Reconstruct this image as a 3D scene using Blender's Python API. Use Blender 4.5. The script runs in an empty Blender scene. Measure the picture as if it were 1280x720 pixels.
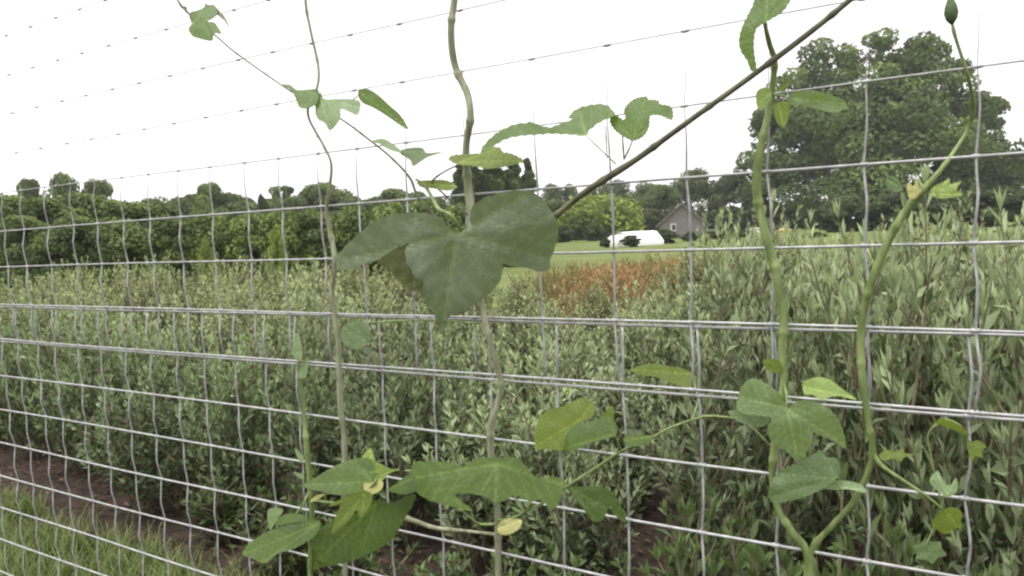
import bpy, bmesh, math, random
from mathutils import Vector, Matrix, noise
from mathutils.geometry import delaunay_2d_cdt
RND = random.Random(7)
HAZE = .0004
scene = bpy.context.scene
COL = scene.collection

# ------------------------------------------------------------------ camera
F = 905.0            # focal length in photo pixels (1280 wide)
H = 1.366            # eye height
ROLL = math.radians(2.51)
PITCH = math.radians(4.4816)
fw = Vector((0, math.cos(PITCH), -math.sin(PITCH)))
up0 = Vector((0, math.sin(PITCH), math.cos(PITCH)))
rt0 = Vector((1, 0, 0))
rt = rt0 * math.cos(ROLL) - up0 * math.sin(ROLL)
up = up0 * math.cos(ROLL) + rt0 * math.sin(ROLL)
EYE = Vector((0, 0, H))
cam = bpy.data.cameras.new('camera')
cam.sensor_width = 36.0
cam.lens = F / 1280 * 36
cam.clip_start = 0.05
cam.clip_end = 3000
co = bpy.data.objects.new('camera', cam)
COL.objects.link(co)
m = Matrix((rt, up, -fw)).transposed().to_4x4()
m.translation = EYE
co.matrix_world = m
scene.camera = co

def ray(px, py):
    return rt * ((px - 640) / F) - up * ((py - 360) / F) + fw
# fence frame: WL runs along the fence (to the left), NN points away from the viewer
WL = Vector((-0.8592, 0.5117, 0)).normalized()
NN = Vector((0.5117, 0.8592, 0)).normalized()
DF = 0.98
def P(px, py, off=0.0):
    v = ray(px, py)
    return EYE + v * ((DF - off) / v.dot(NN))
def depth_of(px, off=0.0):
    return (P(px, 360, off) - EYE).dot(fw)
def FP(s, z, off=0.0):
    return NN * (DF - off) - WL * s + Vector((0, 0, z))
def at(px, py, Y):
    v = ray(px, py)
    return EYE + v * (Y / v.y)
def gx(px, Y):           # ground point seen in column px at distance Y
    v = ray(px, 290)
    return Vector((v.x / v.y * Y, Y, 0))
def zat(px, py, Y):
    return at(px, py, Y).z

# ------------------------------------------------------------------ helpers
def link(name, data, parent=None):
    o = bpy.data.objects.new(name, data)
    COL.objects.link(o)
    if parent is not None:
        o.parent = parent
    return o
def tag(o, label=None, cat=None, group=None, kind=None):
    if label: o['label'] = label
    if cat: o['category'] = cat
    if group: o['group'] = group
    if kind: o['kind'] = kind
    return o
def empty(name, loc=(0, 0, 0), rz=0.0):
    o = link(name, None)
    o.empty_display_size = 0.1
    o.location = loc
    o.rotation_euler = (0, 0, rz)
    return o
def mesh(name, verts, faces, mat, parent=None, smooth=False, attrs=None, loc=None):
    me = bpy.data.meshes.new(name)
    me.from_pydata([tuple(v) for v in verts], [], faces)
    if mat: me.materials.append(mat)
    if smooth:
        me.polygons.foreach_set('use_smooth', [True] * len(me.polygons))
    if attrs:
        for k, vals in attrs.items():
            a = me.attributes.new(k, 'FLOAT', 'POINT')
            a.data.foreach_set('value', vals)
    me.update()
    o = link(name, me, parent)
    if loc is not None: o.location = loc
    return o
class MB:
    def __init__(s): s.v = []; s.f = []; s.t = []
    def add(s, vs, fs, t=0.5):
        b = len(s.v)
        s.v += [Vector(v) for v in vs]
        s.f += [tuple(b + i for i in f) for f in fs]
        s.t += [t] * len(vs)
    def box(s, c, d, t=0.5, rz=0.0):
        c = Vector(c); x, y, z = d[0] / 2, d[1] / 2, d[2] / 2
        R = Matrix.Rotation(rz, 3, 'Z')
        vs = [c + R @ Vector((i * x, j * y, k * z)) for i in (-1, 1) for j in (-1, 1) for k in (-1, 1)]
        s.add(vs, [(0, 1, 3, 2), (4, 6, 7, 5), (0, 4, 5, 1), (2, 3, 7, 6), (0, 2, 6, 4), (1, 5, 7, 3)], t)
    def tube(s, pts, rad, sides=6, t=0.5, caps=True):
        n = len(pts); pts = [Vector(p) for p in pts]
        if not hasattr(rad, '__len__'): rad = [rad] * n
        vs = []; ref = None
        for i in range(n):
            d = (pts[min(i + 1, n - 1)] - pts[max(i - 1, 0)])
            if d.length < 1e-9: d = Vector((0, 0, 1))
            d.normalize()
            if ref is None:
                ref = Vector((1, 0, 0)) if abs(d.x) < 0.9 else Vector((0, 1, 0))
            a = (ref - d * ref.dot(d))
            if a.length < 1e-6: a = d.orthogonal()
            a.normalize(); ref = a; b = d.cross(a)
            for k in range(sides):
                an = 2 * math.pi * k / sides
                vs.append(pts[i] + (a * math.cos(an) + b * math.sin(an)) * rad[i])
        fs = []
        for i in range(n - 1):
            for k in range(sides):
                k2 = (k + 1) % sides
                fs.append((i * sides + k, i * sides + k2, (i + 1) * sides + k2, (i + 1) * sides + k))
        if caps:
            fs.append(tuple(range(sides))[::-1]); fs.append(tuple((n - 1) * sides + k for k in range(sides)))
        s.add(vs, fs, t)
    def build(s, name, mat, parent=None, smooth=False):
        return mesh(name, s.v, s.f, mat, parent, smooth, {'tint': s.t})
def copy_tree(o, parent=None):
    c = o.copy(); COL.objects.link(c)
    c.parent = parent
    for ch in list(o.children):
        copy_tree(ch, c)
    return c
def catmull(pts, n=8, closed=False):
    out = []; N = len(pts)
    P_ = [Vector(p) for p in pts]
    rng = range(N) if closed else range(N - 1)
    for i in rng:
        if closed:
            a, b, c, d = P_[(i - 1) % N], P_[i], P_[(i + 1) % N], P_[(i + 2) % N]
        else:
            a, b, c, d = P_[max(i - 1, 0)], P_[i], P_[i + 1], P_[min(i + 2, N - 1)]
        for k in range(n):
            t = k / n
            out.append(0.5 * ((2 * b) + (c - a) * t + (2 * a - 5 * b + 4 * c - d) * t * t + (3 * b - a - 3 * c + d) * t ** 3))
    if not closed: out.append(P_[-1])
    return out

# ------------------------------------------------------------------ materials
def newmat(name):
    mt = bpy.data.materials.new(name); mt.use_nodes = True
    nt = mt.node_tree
    for n in list(nt.nodes): nt.nodes.remove(n)
    return mt, nt
def N(nt, typ, **kw):
    n = nt.nodes.new(typ)
    for k, v in kw.items():
        if k.startswith('i_'):
            n.inputs[k[2:].replace('_', ' ')].default_value = v
        else: setattr(n, k, v)
    return n
def rgb(c): return (c[0], c[1], c[2], 1)
def foliage_mat(name, dark, light, rough=0.6, trans=0.3, tcol=None, objcol=False, scale=3.0, vein=False, spec=0.3, objrand=0.0):
    mt, nt = newmat(name); L = nt.links.new
    at_ = N(nt, 'ShaderNodeAttribute', attribute_name='tint')
    tc = N(nt, 'ShaderNodeTexCoord')
    nz = N(nt, 'ShaderNodeTexNoise'); nz.inputs['Scale'].default_value = scale; nz.inputs['Detail'].default_value = 4
    L(tc.outputs['Object'], nz.inputs['Vector'])
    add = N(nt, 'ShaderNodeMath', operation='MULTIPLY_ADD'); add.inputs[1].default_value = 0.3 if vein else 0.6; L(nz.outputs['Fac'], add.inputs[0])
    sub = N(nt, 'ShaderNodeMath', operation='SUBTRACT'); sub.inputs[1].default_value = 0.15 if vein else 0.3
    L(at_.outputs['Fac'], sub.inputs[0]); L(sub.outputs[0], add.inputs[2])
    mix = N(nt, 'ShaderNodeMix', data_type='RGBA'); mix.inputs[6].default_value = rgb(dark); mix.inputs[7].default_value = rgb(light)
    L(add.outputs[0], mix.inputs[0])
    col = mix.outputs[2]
    if vein:
        va = N(nt, 'ShaderNodeAttribute', attribute_name='vein')
        vm = N(nt, 'ShaderNodeMix', data_type='RGBA'); L(col, vm.inputs[6])
        vm.inputs[7].default_value = rgb([min(1, c * 1.7 + 0.02) for c in light])
        vs = N(nt, 'ShaderNodeMath', operation='MULTIPLY'); vs.inputs[1].default_value = 0.8; L(va.outputs['Fac'], vs.inputs[0])
        L(vs.outputs[0], vm.inputs[0]); col = vm.outputs[2]
    if objcol:
        oi = N(nt, 'ShaderNodeObjectInfo')
        mm = N(nt, 'ShaderNodeMix', data_type='RGBA', blend_type='MULTIPLY'); mm.inputs[0].default_value = 1
        L(col, mm.inputs[6]); L(oi.outputs['Color'], mm.inputs[7]); col = mm.outputs[2]
    if objrand > 0:
        oi = N(nt, 'ShaderNodeObjectInfo')
        mr = N(nt, 'ShaderNodeMapRange'); mr.inputs[3].default_value = 1 - objrand; mr.inputs[4].default_value = 1 + objrand
        L(oi.outputs['Random'], mr.inputs[0])
        hs = N(nt, 'ShaderNodeHueSaturation'); L(mr.outputs[0], hs.inputs['Value']); L(col, hs.inputs['Color']); col = hs.outputs[0]
    pb = N(nt, 'ShaderNodeBsdfPrincipled'); pb.inputs['Roughness'].default_value = rough
    pb.inputs['Specular IOR Level'].default_value = spec
    L(col, pb.inputs['Base Color'])
    bp = N(nt, 'ShaderNodeBump'); bp.inputs['Strength'].default_value = 0.35; bp.inputs['Distance'].default_value = 0.004
    nb = N(nt, 'ShaderNodeTexNoise'); nb.inputs['Scale'].default_value = scale * 20; L(tc.outputs['Object'], nb.inputs['Vector'])
    hh = nb.outputs['Fac']
    if vein:
        ad = N(nt, 'ShaderNodeMath', operation='MULTIPLY_ADD'); ad.inputs[1].default_value = -1.2
        L(va.outputs['Fac'], ad.inputs[0]); L(hh, ad.inputs[2]); hh = ad.outputs[0]
    L(hh, bp.inputs['Height']); L(bp.outputs[0], pb.inputs['Normal'])
    tr = N(nt, 'ShaderNodeBsdfTranslucent')
    if tcol:
        tm = N(nt, 'ShaderNodeMix', data_type='RGBA', blend_type='MULTIPLY'); tm.inputs[0].default_value = 1
        L(col, tm.inputs[6]); tm.inputs[7].default_value = rgb(tcol); L(tm.outputs[2], tr.inputs['Color'])
    else: L(col, tr.inputs['Color'])
    ms = N(nt, 'ShaderNodeMixShader'); ms.inputs[0].default_value = trans
    L(pb.outputs[0], ms.inputs[1]); L(tr.outputs[0], ms.inputs[2])
    out = N(nt, 'ShaderNodeOutputMaterial'); L(ms.outputs[0], out.inputs[0])
    return mt
def noise_mat(name, c1, c2, scale=8, rough=0.8, metallic=0.0, bump=0.2, bdist=0.003, detail=6, c3=None, spec=0.4, stretch=None):
    mt, nt = newmat(name); L = nt.links.new
    tc = N(nt, 'ShaderNodeTexCoord')
    vec = tc.outputs['Object']
    if stretch:
        mp = N(nt, 'ShaderNodeMapping'); mp.inputs['Scale'].default_value = stretch; L(vec, mp.inputs[0]); vec = mp.outputs[0]
    nz = N(nt, 'ShaderNodeTexNoise'); nz.inputs['Scale'].default_value = scale; nz.inputs['Detail'].default_value = detail
    L(vec, nz.inputs['Vector'])
    cr = N(nt, 'ShaderNodeValToRGB')
    cr.color_ramp.elements[0].position = 0.35; cr.color_ramp.elements[0].color = rgb(c1)
    cr.color_ramp.elements[1].position = 0.65; cr.color_ramp.elements[1].color = rgb(c2)
    if c3:
        e = cr.color_ramp.elements.new(0.78); e.color = rgb(c3)
    L(nz.outputs['Fac'], cr.inputs[0])
    pb = N(nt, 'ShaderNodeBsdfPrincipled'); pb.inputs['Roughness'].default_value = rough; pb.inputs['Metallic'].default_value = metallic
    pb.inputs['Specular IOR Level'].default_value = spec
    L(cr.outputs[0], pb.inputs['Base Color'])
    bp = N(nt, 'ShaderNodeBump'); bp.inputs['Strength'].default_value = bump; bp.inputs['Distance'].default_value = bdist
    n2 = N(nt, 'ShaderNodeTexNoise'); n2.inputs['Scale'].default_value = scale * 4; n2.inputs['Detail'].default_value = 5
    L(vec, n2.inputs['Vector']); L(n2.outputs['Fac'], bp.inputs['Height']); L(bp.outputs[0], pb.inputs['Normal'])
    out = N(nt, 'ShaderNodeOutputMaterial'); L(pb.outputs[0], out.inputs[0])
    return mt

M = {}
M['wire'] = noise_mat('galvanised_wire', (.27, .28, .27), (.42, .43, .41), 60, 0.5, 0.3, 0.3, 0.0005)
M['soil'] = noise_mat('garden_soil', (.028, .020, .015), (.066, .047, .035), 14, 0.95, 0, 0.9, 0.03, c3=(.13, .095, .07), spec=.15)
M['lawn'] = noise_mat('lawn_grass', (.08, .108, .030), (.13, .155, .05), 0.35, 0.95, 0, 0.6, 0.05, detail=10, c3=(.20, .20, .075), spec=.1)
M['earth'] = noise_mat('meadow_ground', (.05, .06, .025), (.09, .085, .04), 0.6, 0.95, 0, 0.6, 0.05, spec=.1)
M['grass'] = foliage_mat('grass_blade', (.08, .125, .03), (.19, .23, .07), 0.6, 0.3, (1.1, 1.2, .7), scale=1.5)
M['litter'] = foliage_mat('dry_litter', (.05, .03, .02), (.22, .15, .09), 0.8, 0.1, scale=1.0)
M['shrub'] = foliage_mat('sage_leaf', (.034, .058, .022), (.50, .555, .33), 0.42, 0.2, (1.1, 1.2, .7), scale=1.2, objcol=True)
M['shrubstem'] = noise_mat('shrub_stem', (.08, .06, .035), (.16, .15, .08), 20)
M['rust'] = foliage_mat('rust_weed', (.28, .175, .08), (.43, .29, .135), 0.8, 0.08, scale=1.5)
M['straw'] = foliage_mat('straw_weed', (.16, .15, .05), (.33, .29, .12), 0.8, 0.25, scale=1.5)
M['crown'] = foliage_mat('tree_foliage', (.045, .066, .024), (.13, .172, .062), 0.6, 0.25, (1.1, 1.2, .6), objcol=True, scale=0.25)
M['bark'] = noise_mat('tree_bark', (.035, .028, .022), (.09, .075, .06), 6)
M['vleaf'] = foliage_mat('vine_leaf', (.085, .14, .035), (.12, .185, .055), 0.5, 0.42, (1.35, 1.6, .3), scale=16, vein=True, spec=.45)
M['vleafgrey'] = foliage_mat('vine_leaf_grey', (.14, .188, .118), (.18, .228, .145), 0.5, 0.14, (1.2, 1.4, .5), scale=16, vein=True, spec=.45)
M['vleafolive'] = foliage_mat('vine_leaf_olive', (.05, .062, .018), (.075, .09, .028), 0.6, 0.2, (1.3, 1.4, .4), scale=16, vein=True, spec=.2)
M['vleafpale'] = foliage_mat('vine_leaf_pale', (.145, .215, .10), (.205, .28, .14), 0.55, 0.28, (1.2, 1.35, .45), scale=16, vein=True, spec=.4)
M['vleafdark'] = foliage_mat('vine_leaf_shade', (.07, .115, .04), (.10, .15, .058), 0.5, 0.26, (1.4, 1.6, .4), scale=16, vein=True, spec=.4)  # darker green leaf colour
M['vleafyoung'] = foliage_mat('vine_leaf_young', (.115, .165, .03), (.19, .25, .06), 0.5, 0.45, (1.1, 1.15, .5), scale=16, vein=True, spec=.35)
M['vleafbright'] = foliage_mat('vine_leaf_fresh', (.17, .25, .06), (.25, .34, .10), 0.5, 0.3, (1.1, 1.15, .6), scale=16, vein=True, spec=.35)
M['vleafyellow'] = foliage_mat('vine_leaf_yellowing', (.34, .35, .11), (.52, .52, .24), 0.6, 0.3, (1.0, 1.0, .7), scale=16, vein=True)
M['stemtan'] = noise_mat('vine_stem_tan', (.145, .155, .08), (.29, .31, .20), 30, 0.7, stretch=(3, 3, .4), bump=.5)
M['stemdark'] = noise_mat('vine_stem_dark', (.055, .06, .03), (.12, .125, .065), 30, 0.6, stretch=(2, 2, .5))
M['stemgreen'] = noise_mat('vine_stem_green', (.085, .135, .03), (.21, .27, .095), 40, 0.6, stretch=(2, 2, .5), bump=.4)
M['barn'] = noise_mat('weathered_boards', (.125, .120, .112), (.195, .185, .17), 3, 0.9, stretch=(6, 6, .5))
M['barnroof'] = noise_mat('barn_roof', (.13, .115, .11), (.21, .19, .18), 4, 0.8)
M['white'] = noise_mat('white_sheeting', (.75, .75, .77), (.85, .85, .86), 3, 0.5)
M['palewall'] = noise_mat('pale_end_wall', (.42, .45, .36), (.55, .57, .48), 3, 0.8)
M['glass'] = noise_mat('window_glass', (.02, .025, .03), (.04, .05, .055), 2, 0.1, spec=.6, bump=0)
M['tarp'] = noise_mat('yellow_tarpaulin', (.30, .24, .07), (.40, .32, .10), 3, 0.6)
M['rubber'] = noise_mat('tyre_rubber', (.015, .015, .015), (.03, .03, .03), 8, 0.8)

# ------------------------------------------------------------------ setting
def sheet(name, poly, z, mat, sub=0):
    o = mesh(name, [(p[0], p[1], z) for p in poly], [tuple(range(len(poly)))], mat)
    tag(o, kind='structure'); return o
sheet('ground', [(-420, -70), (420, -70), (420, 430), (-420, 430)], 0.0, M['earth'])
def fr(dn, s): 
    p = NN * dn - WL * s
    return (p.x, p.y)
sheet('soil_bed', [fr(-3, 6), fr(9.6, 6), fr(9.6, -4), fr(11, -26), fr(-3, -26)], 0.004, M['soil'])
sheet('lawn', [(-30, 13), (60, 13), (160, 92), (-60, 92)], 0.006, M['lawn'])

# ------------------------------------------------------------------ woven wire fence: two rolls, one above the other
PITCH_W = 0.0977
Z4 = 1.224
def wob(s, z, seed, amp):
    return amp * noise.noise(Vector((s * 1.7, z * 3.1, seed)))
def hsag(s, i, seed):
    return 0.006 * noise.noise(Vector((s * 0.9, i * 2.3, seed))) 
def make_fence(zs, stays, rw, label, seed, off, gauge):
    root = empty('wire_fence', FP(-1.0, 0.0))
    base = root.location.copy()
    tag(root, label, 'fence', 'rolls of woven wire fencing')
    s0, s1 = stays[-1] - 0.05, stays[0] + 0.05
    n = 130
    def LP(s, i):
        return FP(s, zs[i] + hsag(s, i, seed), off + wob(s, zs[i], seed, .006)) - base
    for i in range(len(zs)):
        mb = MB()
        pts = []
        for k in range(n + 1):
            s = s0 + (s1 - s0) * k / n
            pts.append(LP(s, i))
        mb.tube(pts, rw * gauge[i] * 1.12, 6)
        mb.build('line_wire', M['wire'], root, True)
    sg_ = lambda i: gauge[i] if gauge[i] > .7 else (.42 if gauge[i] > .55 else .14)
    for s in stays:
        mb = MB(); pts = []; rad = []
        js = RND.uniform(-.003, .003)
        for i in range(len(zs)):
            p0 = LP(s + js + .002 * math.sin(i * 2.1 + s * 9), i)
            r = rw * sg_(i) * .95
            pts.append(p0); rad.append(r)
            if i < len(zs) - 1:
                p1 = LP(s + js + .002 * math.sin((i + 1) * 2.1 + s * 9), i + 1)
                am = .0085 + RND.uniform(-.003, .003)
                bend = -NN * am * 0.9 - WL * am * .45
                for t, k in ((.2, .45), (.45, .95), (.58, 1.0), (.82, .35)):
                    pts.append(p0.lerp(p1, t) + bend * k); rad.append(rw * (sg_(i) * (1 - t) + sg_(i + 1) * t) * .95)
            # wrapped knot
            L_ = .0055
            d = -WL
            k1 = [p0 + d * L_ * u for u in (-1, -.5, .5, 1)]
            kr = rw * max(gauge[i], .75)
            mb.tube(k1, [kr * 1.25, kr * 1.75, kr * 1.75, kr * 1.25], 6)
        mb.tube(pts, rad, 6)
        mb.build('stay_wire', M['wire'], root, True)
    return root
low_s = [0.35, 0.243, 0.135, .027, -.079, -.188, -.29, -.4, -.511, -.628, -.748, -.858, -.965, -1.075, -1.165, -1.253, -1.355, -1.451, -1.545, -1.64, -1.738, -1.84, -1.945, -2.03, -2.13, -2.21]
while low_s[-1] > -5.6: low_s.append(low_s[-1] - .103 + RND.uniform(-.006, .006))
while low_s[0] < 1.6: low_s.insert(0, low_s[0] + .108)
up_s = [.36, .25, .14, .030, -.081, -.188, -.298, -.409, -.53, -.655, -.773, -.88, -.975, -1.078, -1.178, -1.285, -1.393, -1.494, -1.593, -1.70, -1.80, -1.916, -2.03, -2.13]
while up_s[-1] > -5.6: up_s.append(up_s[-1] - .104 + RND.uniform(-.006, .006))
while up_s[0] < 1.6: up_s.insert(0, up_s[0] + .11)
zl = [Z4 - PITCH_W * i for i in range(13)]
zu = [Z4 + .0065 + PITCH_W * (i - 1) * 1.0 for i in range(14)]
zu[0] = Z4 - PITCH_W + .0075
make_fence(zl, low_s, .0019, 'lower roll of grey woven wire fencing reaching from the ground to the doubled wires', 3.3, 0.0, [1.0] * 13)
gu = [1, 1, 1, .95, .6, .46, .44, .42, .40, .36, .25, .25, .25, .25]  # upper wires thinned to imitate sky glare swallowing them
make_fence(zu, up_s, .0018, 'upper roll of grey woven wire fencing rising from the doubled wires into the white sky', 8.1, 0.006, gu)

# ------------------------------------------------------------------ vines on the fence
def stem_mesh(parent, pts, mat, offs=None, name='stem', sides=9, nn=14):
    """pts: (px, py, offset towards viewer, width px)"""
    sm = catmull([Vector((p[0], p[1], p[2])) for p in pts], nn)
    ws = catmull([Vector((p[3], 0, 0)) for p in pts], nn)
    V = []; R_ = []; arc = 0.0
    for a, w in zip(sm, ws):
        V.append(P(a.x, a.y, a.z) - parent.location)
        ww = max(w.x * .79, .8) * (1 + .07 * noise.noise(Vector((a.x * .05, a.y * .05, 2))))
        arc += (V[-1] - V[-2]).length if len(V) > 1 else 0
        ww *= 1 + .28 * math.exp(-(((arc / .085 + .3) % 1 - .5) / .055) ** 2)
        R_.append(ww * depth_of(a.x, a.z) / F / 2)
    mb = MB(); mb.tube(V, R_, sides)
    return mb.build(name, mat, parent, True)
def leaf(parent, zpts, origin, scale, mat, off=.05, g=(0, 0), curv=0.0, base=None, tips=(), serr=1.3, label=None, name='leaf', fold=.16):
    """a lobed leaf: outline in photo pixels laid out on its own tilted, curved sheet in front of (or behind) the fence"""
    pl = [Vector((origin[0] + x / scale, origin[1] + y / scale)) for x, y in zpts]
    cx = sum(p.x for p in pl) / len(pl); cy = sum(p.y for p in pl) / len(pl)
    ext = max(max(p.x for p in pl) - min(p.x for p in pl), max(p.y for p in pl) - min(p.y for p in pl))
    sm = catmull([Vector((p.x, p.y, 0)) for p in pl], 5, True)
    # resample and add teeth
    per = sum((sm[(i + 1) % len(sm)] - sm[i]).length for i in range(len(sm)))
    step = max(1.6, ext / 45)
    n = max(16, int(per / step)); n -= n % 3
    res = []; acc = 0; i = 0; cur = sm[0].copy(); target = per / n
    seglen = [(sm[(k + 1) % len(sm)] - sm[k]).length for k in range(len(sm))]
    cum = [0]
    for s_ in seglen: cum.append(cum[-1] + s_)
    j = 0
    for k in range(n):
        d = k * per / n
        while cum[j + 1] < d: j += 1
        t = (d - cum[j]) / max(seglen[j], 1e-9)
        res.append(sm[j].lerp(sm[(j + 1) % len(sm)], t))
    area = sum(res[k].x * res[(k + 1) % n].y - res[(k + 1) % n].x * res[k].y for k in range(n)) / 2
    sg = 1 if area > 0 else -1
    out = []
    for k in range(n):
        tn = res[(k + 1) % n] - res[k - 1]
        tn.normalize()
        nrm = Vector((tn.y, -tn.x, 0)) * sg
        a = (0, .35, 1.0)[k % 3] * serr * min(1.0, ext / 60)
        out.append(Vector((res[k].x + nrm.x * a, res[k].y + nrm.y * a)))
    x0, x1 = min(p.x for p in out), max(p.x for p in out); y0, y1 = min(p.y for p in out), max(p.y for p in out)
    gs = max(ext / 70, 1.5)
    pts = list(out)
    ny = int((y1 - y0) / gs) + 1; nx = int((x1 - x0) / gs) + 1
    for a in range(nx):
        for b in range(ny):
            q = Vector((x0 + (a + .5 + .25 * math.sin(a * 3.1 + b)) * gs, y0 + (b + .5 + .25 * math.cos(b * 2.7 + a)) * gs))
            if min((q - o).length for o in out) > gs * .55: pts.append(q)
    r = delaunay_2d_cdt(pts, [(k, (k + 1) % n) for k in range(n)], [list(range(n)) if sg > 0 else list(range(n))[::-1]], 1, 1e-5)
    vv, ff = r[0], r[2]
    dpt = depth_of(cx, off)
    k_ = dpt / F                                    # metres per pixel there
    b0 = Vector((origin[0] + base[0] / scale, origin[1] + base[1] / scale)) if base else Vector((cx, cy))
    tp = [Vector((origin[0] + t[0] / scale, origin[1] + t[1] / scale)) for t in tips]
    V = []; vein = []; tint = []
    sd = cx * .37 + cy * .11
    for v in vv:
        dx, dy = (v.x - b0.x), (v.y - b0.y)
        o = off + (g[0] * dx + g[1] * dy) * k_
        rr = ((v.x - cx) ** 2 + (v.y - cy) ** 2) / (ext * .5) ** 2
        o += -curv * ext * k_ * rr
        o += .035 * ext * k_ * noise.noise(Vector((v.x / ext * 4.5, v.y / ext * 4.5, sd)))
        ve = 0.0
        for t in tp:
            ab = t - b0; L2 = max(ab.length_squared, 1e-6)
            u = max(0, min(1, (v - b0).dot(ab) / L2))
            d = (v - b0 - ab * u).length
            w = max(ext * .010 * (1.2 - u), gs * .42)
            ve = max(ve, math.exp(-(d / w) ** 2))
            # side veins
            side = abs(math.sin((u * ab.length - d * .8) / ext * 34))
            if side > .955 and d < ext * .3 and u > .02: ve = max(ve, .26)
        o -= ve * .012 * ext * k_
        if tp:
            dm = min((v - b0 - (t - b0) * max(0, min(1, (v - b0).dot(t - b0) / max((t - b0).length_squared, 1e-6)))).length for t in tp)
            o += fold * min(dm, ext * .16) * k_
        V.append(P(v.x, v.y, o) - parent.location)
        vein.append(ve); tint.append(.5 + .28 * noise.noise(Vector((v.x * .03, v.y * .03, sd))))
    ob = mesh(name, V, [tuple(f) for f in ff], mat, parent, True, {'vein': vein, 'tint': tint})
    if label: ob['label'] = label
    return ob
def vine(px, py, label, group='climbing vines on the wire fence'):
    b = P(px, py, .02)
    r = empty('climbing_vine', b)
    return tag(r, label, 'vine', group)

# --- main pale vine with the big three-lobed leaf
v = vine(622, 715, 'pale twining vine carrying the biggest three-lobed leaf at the centre')
stem_mesh(v, [(574, -60, .02, 10), (568, 0, .02, 10), (564, 30, .025, 10.5), (565, 62, .018, 11), (571, 89, .012, 11), (584, 117, .02, 11), (588, 146, .026, 11), (583, 179, .02, 11), (583, 206, .015, 12), (586, 240, .02, 14), (590, 275, .024, 13), (595, 325, .02, 11), (601, 372, .02, 10), (607, 405, .024, 10), (617, 442, .02, 9), (626, 478, .012, 9), (622, 505, .015, 11), (614, 532, .02, 12), (614, 570, .022, 12), (620, 605, .02, 11), (622, 655, .018, 11), (623, 720, .015, 11), (624, 800, .015, 11), (628, 1000, .01, 11)], M['stemtan'])
A_ = ((410, 220), 3.273)
leaf(v, [(535, 230), (500, 215), (440, 165), (370, 150), (280, 155), (200, 180), (140, 225), (80, 280), (40, 325), (33, 365), (75, 385), (150, 360), (240, 330), (300, 290), (338, 264), (318, 300), (325, 370), (355, 440), (390, 500), (430, 550), (450, 610), (466, 655), (480, 610), (500, 570), (560, 545), (620, 510), (670, 470), (705, 420), (715, 360), (700, 345), (740, 365), (800, 372), (890, 390), (912, 330), (938, 260), (940, 190), (915, 150), (870, 90), (830, 65), (760, 60), (690, 75), (630, 95), (590, 130), (581, 170), (588, 205), (555, 228)],
     *A_, M['vleafgrey'], off=.10, g=(.10, -.45), curv=.10, base=(530, 240), tips=[(60, 350), (466, 640), (900, 340), (800, 90), (340, 180)], serr=1.1, label='large dull green three-lobed leaf')
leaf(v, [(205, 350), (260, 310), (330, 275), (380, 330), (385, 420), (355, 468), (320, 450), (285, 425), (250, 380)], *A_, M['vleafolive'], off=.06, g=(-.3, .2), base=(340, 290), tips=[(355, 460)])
stem_mesh(v, [(590, 310, .03, 5), (575, 285, .06, 4.5), (562, 268, .08, 5), (549, 262, .06, 6), (540, 247, .04, 6), (531, 232, .03, 5), (520, 224, .025, 4)], M['stemgreen'], name='petiole')
leaf(v, [(730, 548), (800, 542), (870, 543), (925, 572), (880, 592), (800, 580), (745, 574)], (340, 90), 4, M['vleafyoung'], off=.03, g=(0, .8), base=(765, 560), tips=[(920, 572)])
leaf(v, [(505, 140), (540, 95), (610, 88), (650, 130), (640, 190), (590, 225), (540, 215), (512, 185)], (300, 380), 4, M['vleafdark'], off=.05, g=(.2, .4), base=(520, 120), tips=[(630, 190)])
stem_mesh(v, [(608, 405, .022, 3), (530, 400, .03, 2.5), (450, 405, .045, 2.5), (432, 412, .05, 2.5)], M['stemgreen'], name='petiole')
Pz = ((480, 550), 4.233)
leaf(v, [(150, 180), (160, 120), (250, 118), (340, 115), (420, 140), (470, 110), (540, 95), (640, 95), (690, 92), (740, 130), (780, 180), (820, 205), (900, 195), (960, 220), (945, 270), (920, 340), (880, 370), (840, 320), (760, 320), (690, 290), (660, 310), (590, 330), (540, 300), (480, 285), (410, 280), (370, 290), (440, 350), (470, 372), (400, 365), (330, 340), (260, 325), (200, 295), (160, 260)],
     *Pz, M['vleafpale'], off=.09, g=(.1, -.7), curv=.10, base=(600, 130), tips=[(170, 200), (590, 320), (950, 240), (460, 370)], serr=1.0, label='broad pale leaf drooping over the main stem')
leaf(v, [(20, 262), (60, 235), (150, 180), (172, 262), (120, 285), (60, 280)], *Pz, M['vleafpale'], off=.075, g=(.2, -.5), base=(160, 200), tips=[(30, 262)])
stem_mesh(v, [(614, 575, .022, 5), (600, 590, .045, 4), (622, 582, .06, 4)], M['stemgreen'], name='petiole')
stem_mesh(v, [(619, 655, .02, 5), (600, 655, .03, 4), (585, 645, .045, 4), (576, 637, .06, 4)], M['stemgreen'], name='petiole')
leaf(v, [(600, 480), (620, 430), (680, 418), (730, 430), (700, 480), (640, 502)], *Pz, M['vleafyellow'], off=.03, g=(.3, .3), base=(605, 470), tips=[(720, 430)], label='small yellowing leaf')
for q in ([(690, 292), (715, 320), (742, 372), (705, 345)], [(740, 352), (762, 322), (792, 312), (768, 345)], [(758, 385), (800, 350), (852, 330), (812, 362)], [(670, 350), (700, 360), (742, 385), (700, 380)]):
    leaf(v, q, *Pz, M['vleafpale'], off=.03, g=(.3, .2), serr=.2)
stem_mesh(v, [(621, 650, .02, 4), (640, 648, .024, 3), (655, 640, .028, 2.5), (664, 628, .03, 2)], M['stemgreen'], name='petiole')
stem_mesh(v, [(500, 645, .02, 9), (520, 652, .02, 8), (545, 660, .018, 7), (585, 664, .02, 5), (619, 668, .02, 5)], M['stemtan'], name='side_shoot')

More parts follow.
